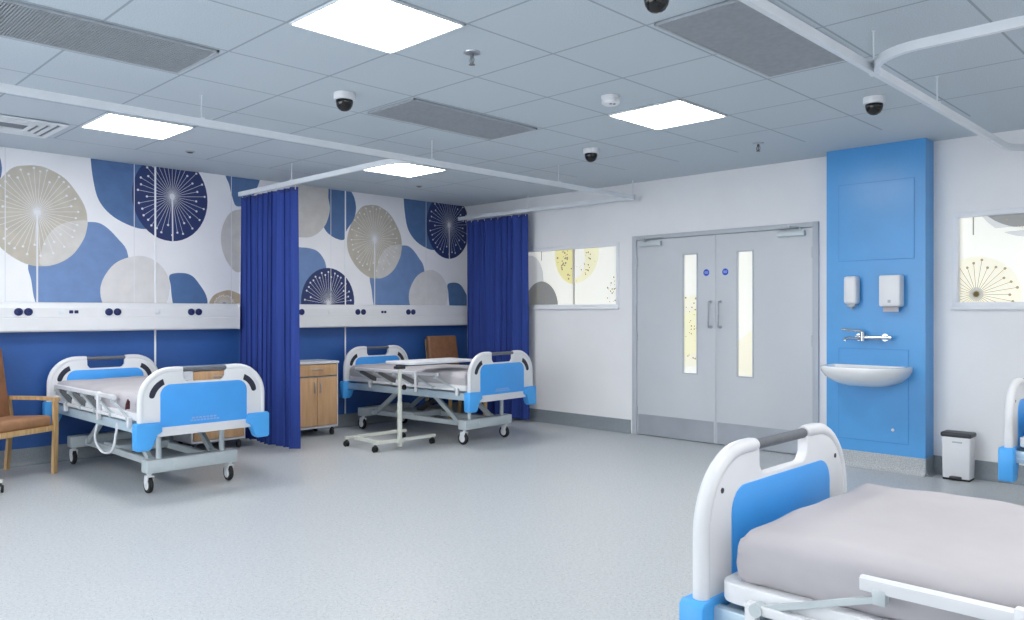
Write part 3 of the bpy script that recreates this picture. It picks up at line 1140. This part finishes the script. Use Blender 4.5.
def make_bed(label, loc, rotz):
    t = thing('hospital_bed', label, 'bed', loc, rotz, 'hospital beds')
    FY, HY = -.97, .97
    for y, inn in ((FY, 1), (HY, -1)):
        bd = end_board(t, y, '', inn)
        if y == FY:
            b = B()
            for r, (z, x0, x1) in enumerate(((.548, -.10, .09), (.530, -.11, .11))):
                n = 9 if r else 7
                for k in range(n):
                    u = x0+(x1-x0)*k/n
                    box(b, u, u+(x1-x0)/n*.72, -.0225, -.0208, z-.006, z+.006)
            obj('printed_label', b, M['sticker'], bd, smooth=False)
        for s in (-1, 1):
            bumper(t, s, y, inn)
    # chassis frame carrying the deck
    b = B()
    for s in (-1, 1):
        box(b, s*.425-.018, s*.425+.018, FY+.02, HY-.02, .455, .525, .006)
        box(b, s*.425-.006, s*.425+.024*(1 if s > 0 else 1), FY+.04, HY-.04, .478, .484)
    for y in (FY+.06, -.4, 0, .4, HY-.06):
        box(b, -.42, .42, y-.025, y+.025, .465, .515, .005)
    obj('bed_frame', b, M['metalb'], t, angle=35)
    for s in (-1, 1):
        for y in (FY+.02, HY-.02):
            b = B(); box(b, s*.30-.03, s*.30+.03, min(y, y*.97), max(y, y*.97)+.02, .47, .52, .004)
            obj('board_bracket', b, M['metal'], t)
    b = B(); box(b, -.415, .415, FY+.055, HY-.055, .545, .580, .012)
    dk = obj('mattress_deck', b, M['deck'], t)
    b = B()
    loop = [(-.445, FY+.05), (.445, FY+.05), (.445, HY-.05), (-.445, HY-.05)]
    plate(b, [rrect(-.450, .450, FY+.045, HY-.045, .05), rrect(-.405, .405, FY+.09, HY-.09, .04)], .052, .005, 'xy', .574)
    obj('deck_rim', b, M['white'], dk, angle=40)
    # mattress, softly crowned with a gathered sheet
    b = B()
    nx, ny = 22, 44
    x0, x1, y0, y1, z0, z1 = -.418, .418, FY+.095, HY-.055, .592, .724
    rnd = random.Random(2)

    def prof(u):            # superellipse edge roll-off
        return (1-abs(u)**7)
    top = []
    for i in range(nx+1):
        row = []
        for j in range(ny+1):
            u, v = 2*i/nx-1, 2*j/ny-1
            uu = math.copysign(1-(1-abs(u))**1.35, u)
            vv = math.copysign(1-(1-abs(v))**1.25, v)
            x, y = (x0+x1)/2+uu*(x1-x0)/2, (y0+y1)/2+vv*(y1-y0)/2
            e = min(1-abs(uu), 1.0)*.432
            f = min(1-abs(vv), 1.0)*.915
            d = min(e, f)
            z = z1-.030*math.exp(-d/.014)+.006*(1-uu*uu)*(1-vv**4)
            z += .0035*math.sin(9*x+14*y)*math.exp(-d/.2)+.0025*math.sin(25*(x-y)+2*math.sin(6*y))*math.exp(-d/.12)
            row.append(b.verts.new((x, y, z)))
        top.append(row)
    for i in range(nx):
        for j in range(ny):
            b.faces.new((top[i][j], top[i+1][j], top[i+1][j+1], top[i][j+1]))
    ring = [top[i][0] for i in range(nx+1)]+[top[nx][j] for j in range(1, ny+1)]+[top[i][ny] for i in range(nx-1, -1, -1)]+[top[0][j] for j in range(ny-1, 0, -1)]
    prev = ring
    cxm, cym = 0, (y0+y1)/2
    for q, (zz, grow) in enumerate(((.675, .006), (.655, .007), (.630, .007), (.592, .003), (.574, -.012))):
        nw = []
        for k, v in enumerate(ring):
            gxx = grow*(1 if v.co.x > 0 else -1) if abs(v.co.x) > .39 else 0
            gyy = grow*(1 if v.co.y > cym else -1) if abs(v.co.y-cym) > .86 else 0
            w = .004*math.sin(k*.9+q*1.7)+.003*math.sin(k*2.3+q)
            nw.append(b.verts.new((v.co.x+gxx+(w if gxx else 0), v.co.y+gyy+(w if gyy else 0), zz)))
        for k in range(len(ring)):
            b.faces.new((prev[k], prev[(k+1) % len(ring)], nw[(k+1) % len(ring)], nw[k]))
        prev = nw
    b.faces.new(prev[::-1])
    obj('mattress', b, M['sheet'], t, angle=80)
    # collapsed folding side rails
    for s in (-1, 1):
        X = s*.468
        b = B()
        prf = [(-.009, -.016), (.009, -.016), (.012, -.010), (.012, .012), (.006, .017), (-.006, .017), (-.012, .012), (-.012, -.010)]
        sweep(b, [(X, -.545, .690), (X, .76, .690)], 1, prof=prf)
        box(b, X-.011, X+.011, -.83, .52, .548, .572, .004)
        r = obj('side_rail', b, M['white'], t, angle=35)
        for k in range(5):
            ya = -.80+.315*k
            b = B()
            bar(b, (X-s*.002, ya, .560), (X-s*.002, ya+.30, .662), .011, .015)
            cyl(b, (X-.017, ya, .560), (X+.017, ya, .560), .017, 14)
            box(b, X-.013, X+.013, ya+.282, ya+.312, .648, .684, .003)
            obj('folding_strut', b, M['metal'], r, angle=40)
            if k > 1:  # dark plates added behind the struts to darken the gaps
                b = B()
                bar(b, (X-s*.014, ya-.03, .585), (X-s*.014, ya+.24, .655), .008, .058)
                obj('gap_plate', b, M['link'], r, angle=40)
        b = B(); box(b, X-.014, X+.014, -.24, -.208, .50, .712, .004)
        obj('locking_post', b, M['white'], r)
        for y in (-.83, .50):
            b = B(); box(b, X-.015, X+.015, y, y+.03, .50, .574, .004)
            obj('rail_foot', b, M['white'], r)
    # undercarriage
    b = B()
    for s in (-1, 1):
        box(b, s*.21-.022, s*.21+.022, -.74, .84, .165, .215, .005)
    box(b, -.21, .21, .1, .42, .175, .235, .01)
    obj('chassis', b, M['metal'], t)
    for y in (-.755, .835):
        b = B(); box(b, -.345, .345, y-.055, y+.055, .150, .245, .010)
        box(b, -.155, .155, y-.062, y+.062, .165, .235, .006)
        obj('cross_beam', b, M['metal'], t)
    for s in (-1, 1):
        for ya, yb in ((-.60, -.22), (.66, .28)):
            b = B()
            bar(b, (s*.24, ya, .215), (s*.24, yb, .475), .03, .045)
            cyl(b, (s*.24-.025, ya, .215), (s*.24+.025, ya, .215), .026, 14)
            cyl(b, (s*.24-.025, yb, .470), (s*.24+.025, yb, .470), .026, 14)
            obj('lift_arm', b, M['metal'], t)
        b = B(); cyl(b, (s*.24, -.755, .22), (s*.24, -.755, .47), .020, 12)
        obj('lift_column', b, M['metal'], t)
    b = B(); cyl(b, (0, .25, .24), (.0, -.16, .44), .024, 12); cyl(b, (0, .25, .24), (0, .05, .34), .036, 14)
    obj('actuator', b, M['darkp'], t)
    for y in (-.755, .835):
        for s in (-1, 1):
            caster(t, (s*.305, y, 0), .062, 'white', .15)
    return t


def caster(t, c, r, m, ztop, yaw=0.):
    x, y, _ = c
    b = B()
    cyl(b, (x, y, ztop-.03), (x, y, ztop+.005), .018, 12)
    box(b, x-.024, x+.024, y-.030, y+.045, r*2-.005, ztop-.02, .008)
    for s in (-1, 1):
        pr = [(y-.030, ztop-.028), (y+.04, ztop-.028), (y+.045, r*1.2), (y+.022+.012, r-.014), (y+.010, r-.014), (y-.012, r*1.4)]
        plate(b, [pr], .006, .001, 'yz', x+s*.021)
    f = obj('caster', b, M[m], t, angle=40)
    b = B(); lathe(b, [(.0, -.016), (r*.72, -.016), (r*.94, -.014), (r, -.007), (r, .007), (r*.94, .014), (r*.72, .016), (0, .016)], (x, y+.02, r), 'x', 24)
    obj('tyre', b, M['black'], f)
    b = B(); lathe(b, [(0, -.019), (r*.22, -.019), (r*.60, -.0175), (r*.66, -.015), (r*.66, .015), (r*.60, .0175), (r*.22, .019), (0, .019)], (x, y+.02, r), 'x', 20)
    obj('hub', b, M['white'], f)


LB = {
    1: 'blue and white hospital bed in the left bay, beside the armchair, blue footboard outward',
    2: 'blue and white hospital bed in the far bay, with the overbed table across it',
    3: 'largest nearest hospital bed at lower right, with smooth pale grey mattress',
    4: 'hospital bed cut off by the right edge, only its corner and bumper showing'}
bed1 = make_bed(LB[1], (-4.478, -1.09, 0), math.radians(.9))
bed2 = dup(bed1, (-1.50, -1.13, 0), math.radians(3.3), LB[2])
bed3 = dup(bed1, (-4.695, -7.575, 0), PI, LB[3])
for o in ALL():
    if o.parent == bed3 and o.name.split('.')[0] in ('end_board', 'mattress'):
        o.location.z += .020
bed4 = dup(bed1, (-1.385, -7.555, 0), PI, LB[4])
# hand-control cable looping under the left bay bed
b = B()
cp = [(-.44, -.52, .50), (-.455, -.53, .42), (-.46, -.50, .33), (-.462, -.42, .275), (-.463, -.29, .265), (-.46, -.17, .30), (-.452, -.10, .36), (-.43, -.08, .44), (-.42, -.07, .49)]
P = []
for i in range(len(cp)-1):
    p0, p1, p2, p3 = (Vector(cp[max(0, min(len(cp)-1, i+k))]) for k in (-1, 0, 1, 2))
    for j in range(5):
        q = j/5
        P.append(.5*((2*p1)+(-p0+p2)*q+(2*p0-5*p1+4*p2-p3)*q*q+(-p0+3*p1-3*p2+p3)*q**3))
P.append(Vector(cp[-1]))
sweep(b, P, .009, 8)
obj('control_cable', b, M['white'], bed1)
b = B(); box(b, -.492, -.470, -.835, -.818, .63, .69, .004); sweep(b, [(-.495, -.825, .63), (-.497, -.84, .67), (-.494, -.86, .70)], .006, 8)
obj('rail_clip', b, M['red'], bed1)['label'] = 'dark red clip'


# ------------------------------------------------------------------ overbed tables
def make_table(label, loc, rotz):
    t = thing('overbed_table', label, 'overbed table', loc, rotz, 'overbed tables on castors')
    b = B()
    # U base: closed end at -x, legs run +x
    path = [(.36, .235, .085), (-.20, .235, .085)]+[(-.20-.10*math.sin(math.radians(a)), .135+.10*math.cos(math.radians(a)), .085) for a in range(15, 91, 15)]
    path += [(x, -y, z) for x, y, z in reversed(path)]
    pr = [(-.02, -.014), (.02, -.014), (.02, .014), (-.02, .014)]
    sweep(b, path, 1, prof=pr)
    for s in (-1, 1):
        bar(b, (-.37, s*.235, .085), (-.19, s*.235, .085), .036, .026)
    obj('base', b, M['cream'], t, angle=35)
    b = B()
    box(b, -.118, -.082, -.290, -.254, .03, .46, .006)
    box(b, -.115, -.085, -.287, -.257, .45, .795, .005)
    box(b, -.140, -.060, -.292, -.215, .068, .102, .006)
    obj('column', b, M['cream'], t)
    b = B(); cyl(b, (-.082, -.268, .59), (-.050, -.268, .59), .016, 14); cyl(b, (-.05, -.268, .59), (-.036, -.268, .59), .026, 16)
    obj('height_knob', b, M['black'], t)
    b = B(); box(b, -.13, .60, -.285, -.245, .79, .81, .004); box(b, -.145, -.05, -.30, -.232, .768, .795, .006)
    obj('support_arm', b, M['darkp'], t)
    b = B()
    plate(b, [rrect(-.095, .740, -.43, -.02, .035)], .024, .005, 'xy', .822)
    obj('table_top', b, M['white'], t)
    for x, s in ((-.355, -1), (-.355, 1), (.335, -1), (.335, 1)):
        b = B()
        cyl(b, (x, s*.235, .055), (x, s*.235, .078), .010, 10)
        box(b, x-.012, x+.012, s*.235-.018, s*.235+.018, .045, .062, .006)
        c = obj('caster', b, M['darkp'], t)
        for q in (-1, 1):
            b = B(); lathe(b, [(0, -.008), (.024, -.008), (.028, -.004), (.028, .004), (.024, .008), (0, .008)], (x+q*.013, s*.235+.006, .028), 'x', 18)
            obj('wheel', b, M['black'], c)
    return t


tb = make_table('white wheeled overbed table standing across the far bay bed', (-2.28, -1.395, 0), 0)
dup(tb, (-5.93, -1.17, 0), PI+math.radians(-17.5), 'overbed table at the left edge, only one black castor and white foot in view')


# ------------------------------------------------------------------ bedside cabinets
def make_cabinet(label, loc):
    t = thing('bedside_cabinet', label, 'cabinet', loc, 0, 'wood fronted bedside cabinets')
    w, d = .265, .21
    b = B()
    box(b, -w, -w+.018, -d+.012, d, .09, .765, .002, 1); box(b, w-.018, w, -d+.012, d, .09, .765, .002, 1)
    box(b, -w, w, -d+.012, d, .09, .112, .002, 1); box(b, -w, w, d-.015, d, .09, .765, .002, 1)
    box(b, -w, w, -d+.02, d, .615, .632)
    obj('carcass', b, M['white'], t, smooth=False)
    b = B(); box(b, -w-.006, w+.006, -d-.004, d+.002, .765, .790, .006)
    obj('worktop', b, M['white'], t)
    b = B(); box(b, -w+.02, w-.02, -d-.006, -d+.014, .640, .758, .003)
    dr = obj('drawer', b, M['oakv'], t)

    def handle(par, p0, p1, out=.022):
        b = B()
        P = []
        for k in range(9):
            q = k/8
            P.append(tuple(p0[i]+(p1[i]-p0[i])*q for i in range(3)))
        P = [(x, y-out*math.sin(PI*k/8)**.5, z) for k, (x, y, z) in enumerate(P)]
        sweep(b, P, .0055, 8)
        obj('handle', b, M['steel'], par)
    handle(dr, (-.065, -d-.004, .708), (.065, -d-.004, .708))
    for s in (-1, 1):
        b = B(); box(b, min(s*.003, s*(w-.02)), max(s*.003, s*(w-.02)), -d-.006, -d+.014, .118, .622, .003)
        q = obj('door', b, M['oakv'], t)
        handle(q, (s*.032, -d-.004, .46), (s*.032, -d-.004, .58))
    for x in (-1, 1):
        for y in (-1, 1):
            b = B(); px, py = x*(w-.05), y*(d-.05)
            cyl(b, (px, py, .05), (px, py, .092), .012, 10)
            lathe(b, [(0, -.013), (.028, -.013), (.033, -.006), (.033, .006), (.028, .013), (0, .013)], (px, py+.008, .033), 'x', 18)
            box(b, px-.017, px+.017, py-.02, py+.02, .055, .07, .005)
            obj('caster', b, M['darkp'], t)
    return t


cab = make_cabinet('wood fronted bedside cabinet with drawer, right of the tall blue curtain', (-2.525, -.235, 0))
dup(cab, (-3.615, -.30, 0), 0, 'wood bedside cabinet half hidden behind the left bay bed footboard')


# ------------------------------------------------------------------ armchairs
def make_chair(label, loc, rotz):
    t = thing('armchair', label, 'armchair', loc, rotz, 'wooden armchairs with leather seats')
    for s in (-1, 1):
        b = B()
        sweep(b, [(s*.268, -.250, 0), (s*.268, -.262, .33), (s*.268, -.262, .592)], 1, prof=[(-.014, -.019), (.014, -.019), (.014, .019), (-.014, .019)])
        obj('front_leg', b, M['oak'], t)
        b = B()
        sweep(b, [(s*.255, .250, 0), (s*.255, .205, .42), (s*.255, .235, .60)], 1, prof=[(-.014, -.018), (.014, -.018), (.014, .018), (-.014, .018)])
        obj('rear_leg', b, M['oak'], t)
        b = B()
        sweep(b, [(s*.268, -.285, .603), (s*.268, -.1, .607), (s*.262, .25, .600)], 1, prof=[(-.024, -.014), (.024, -.014), (.024, .014), (-.024, .014)])
        obj('armrest', b, M['oak'], t)
        b = B(); bar(b, (s*.262, -.25, .375), (s*.250, .21, .345), .024, .05)
        obj('side_stretcher', b, M['oak'], t)
    b = B(); bar(b, (-.262, -.255, .372), (.262, -.255, .372), .026, .042)
    obj('front_rail', b, M['oak'], t)
    b = B(); bar(b, (-.25, .205, .345), (.25, .205, .345), .026, .05)
    obj('rear_rail', b, M['oak'], t)
    b = B()
    vs = box(b, -.245, .245, -.262, .225, .388, .478, .032, 4)
    for v in b.verts:
        v.co.z -= (v.co.y+.26)*.055
        if v.co.z > .43:
            v.co.z += .012*(1-(v.co.x/.25)**2)
    obj('seat_cushion', b, M['leather'], t)
    b = B()
    box(b, -.232, .232, -.035, .035, 0, .605, .026, 4)
    for v in b.verts:
        h = v.co.z
        v.co.y += .195+.085*(h/.6)+.012*math.sin(h*5)
        v.co.z = .432+h*.968
        v.co.x *= 1-.06*(h/.6)
    obj('backrest', b, M['brown'], t)
    b = B()
    for s in (-1, 1):
        sweep(b, [(s*.20, .245, .36), (s*.195, .268, .50), (s*.19, .335, .98)], 1, prof=[(-.013, -.012), (.013, -.012), (.013, .012), (-.013, .012)])
    obj('back_frame', b, M['oak'], t)
    return t


ca, sa = math.cos(math.radians(26)), math.sin(math.radians(26))
CHAIR = (-5.033-(.268*ca+.25*sa), -.56-(.268*sa-.25*ca), 0)
ch = make_chair('light wood armchair with tan seat at the left edge, beside a bed', CHAIR, math.radians(26))
dup(ch, (-.62, -.46, 0), math.radians(-4), 'armchair behind the far bay bed, only its brown back showing')

# ------------------------------------------------------------------ washbasin group on the pillar
t = thing('washbasin', 'white wall hung washbasin on the blue pillar', 'washbasin', (PXF-.001, -5.225, .868))
b = B()
# rows of half-round sections from the rim down; local x runs out from the wall (negative)
def sec(w, d, z, n=22, back=0.):
    pts = []
    for k in range(n+1):
        a = PI*k/n
        ca, sa = math.cos(a), math.sin(a)
        u = math.copysign(abs(ca)**.62, ca)*w
        v = -abs(sa)**.55*d
        pts.append((v-back, u, z))
    return pts
outer = [(.322, .445, 0), (.326, .450, -.012), (.322, .444, -.040), (.296, .405, -.085), (.245, .330, -.130), (.18, .24, -.160), (.11, .15, -.172)]
inner = [(.10, .12, -.130), (.17, .20, -.118), (.225, .28, -.085), (.275, .345, -.035), (.290, .370, .0)]
rows = [[b.verts.new(p) for p in sec(w, d, z)] for w, d, z in outer]
irow = [[b.verts.new(p) for p in sec(w, d, z, back=.045)] for w, d, z in inner]
for R in (rows, irow):
    for A, C in zip(R, R[1:]):
        for k in range(len(A)-1):
            b.faces.new((A[k], A[k+1], C[k+1], C[k]))
        b.faces.new((A[0], C[0], C[-1], A[-1]))
b.faces.new(rows[-1]); b.faces.new(irow[0])
for k in range(len(rows[0])-1):
    b.faces.new((rows[0][k], rows[0][k+1], irow[-1][k+1], irow[-1][k]))
b.faces.new((rows[0][0], irow[-1][0], irow[-1][-1], rows[0][-1]))
obj('bowl', b, M['ceramic'], t, angle=50)
b = B(); lathe(b, [(0, -.128), (.025, -.128), (.025, -.126), (.012, -.125), (0, -.127)], (-.14, 0, 0), 'z', 18)
obj('waste', b, M['chrome'], t)

t = thing('mixer_tap', 'chrome lever mixer tap on the blue pillar above the washbasin', 'tap', (PXF-.001, -5.22, 1.10))
b = B()
cyl(b, (-.055, -.17, 0), (-.055, .10, 0), .017, 14)
for y in (-.12, .09):
    cyl(b, (0, y, 0), (-.055, y, 0), .014, 12)
    cyl(b, (0, y, 0), (-.010, y, 0), .030, 18)
cyl(b, (-.055, .045, -.03), (-.055, .045, .045), .022, 16)
cyl(b, (-.055, -.19, 0), (-.055, -.16, 0), .020, 14)
obj('body', b, M['chrome'], t)
b = B(); sweep(b, [(-.055, .05, -.012), (-.10, .075, -.010), (-.17, .115, -.004), (-.20, .13, -.012), (-.205, .132, -.03)], .012, 12)
obj('spout', b, M['chrome'], t)
b = B(); sweep(b, [(-.055, .045, .048), (-.07, .075, .058), (-.11, .15, .060), (-.13, .19, .068)], [.012, .011, .010, .011], 10)
obj('lever', b, M['chrome'], t)

t = thing('soap_dispenser', 'narrow white soap dispenser on the blue pillar, left of the towel dispenser', 'soap dispenser', (PXF-.001, -5.085, 1.345))
b = B(); box(b, -.095, 0, -.054, .054, .035, .265, .022, 4)
obj('cover', b, M['white'], t)
b = B(); box(b, -.075, -.012, -.036, .036, .008, .040, .008); cyl(b, (-.05, 0, .012), (-.05, 0, -.012), .010, 12)
obj('pump_nozzle', b, M['grille'], t)
t = thing('towel_dispenser', 'wider white paper towel dispenser on the blue pillar above the tap', 'towel dispenser', (PXF-.001, -5.405, 1.325))
b = B(); box(b, -.105, 0, -.083, .083, .030, .285, .014, 3)
obj('cover', b, M['white'], t)
b = B(); box(b, -.108, -.102, -.012, .012, .060, .085, .003)
obj('key_slot', b, M['grille'], t)
b = B(); box(b, -.070, -.064, -.060, .060, -.012, .050); box(b, -.064, -.02, -.058, .058, .022, .034)
obj('paper_towel', b, M['sheet'], t, smooth=False)

# ------------------------------------------------------------------ pedal bin
t = thing('pedal_bin', 'small white pedal bin with dark lid standing beside the blue pillar', 'bin', (-.125, -5.865, 0))
b = B()
vs = box(b, -.082, .062, -.102, .102, .012, .345, .010, 3)
for v in b.verts:
    k = 1-.06*(1-v.co.z/.345)
    v.co.x *= k; v.co.y *= k
obj('body', b, M['white'], t)
b = B(); box(b, -.090, .068, -.109, .109, .335, .372, .012, 3)
obj('lid', b, M['darkp'], t)
b = B(); box(b, -.076, .058, -.096, .096, .0, .016, .004)
obj('foot_ring', b, M['black'], t)
b = B(); box(b, -.108, -.06, -.042, .042, .014, .034, .008)
obj('pedal', b, M['darkp'], t)
b = B(); box(b, -.0845, -.078, -.045, .025, .293, .304, .002)
obj('handle_slot', b, M['grille'], t)

# ------------------------------------------------------------------ light and view
w = bpy.data.worlds.new('world')
S.world = w
w.use_nodes = True
w.node_tree.nodes['Background'].inputs['Color'].default_value = (.93, .97, 1, 1)
w.node_tree.nodes['Background'].inputs['Strength'].default_value = 5.5
S.view_settings.view_transform = 'Standard'
S.view_settings.look = 'None'
S.view_settings.exposure = 0.21
S.view_settings.gamma = 1
S.view_settings.use_curve_mapping = False
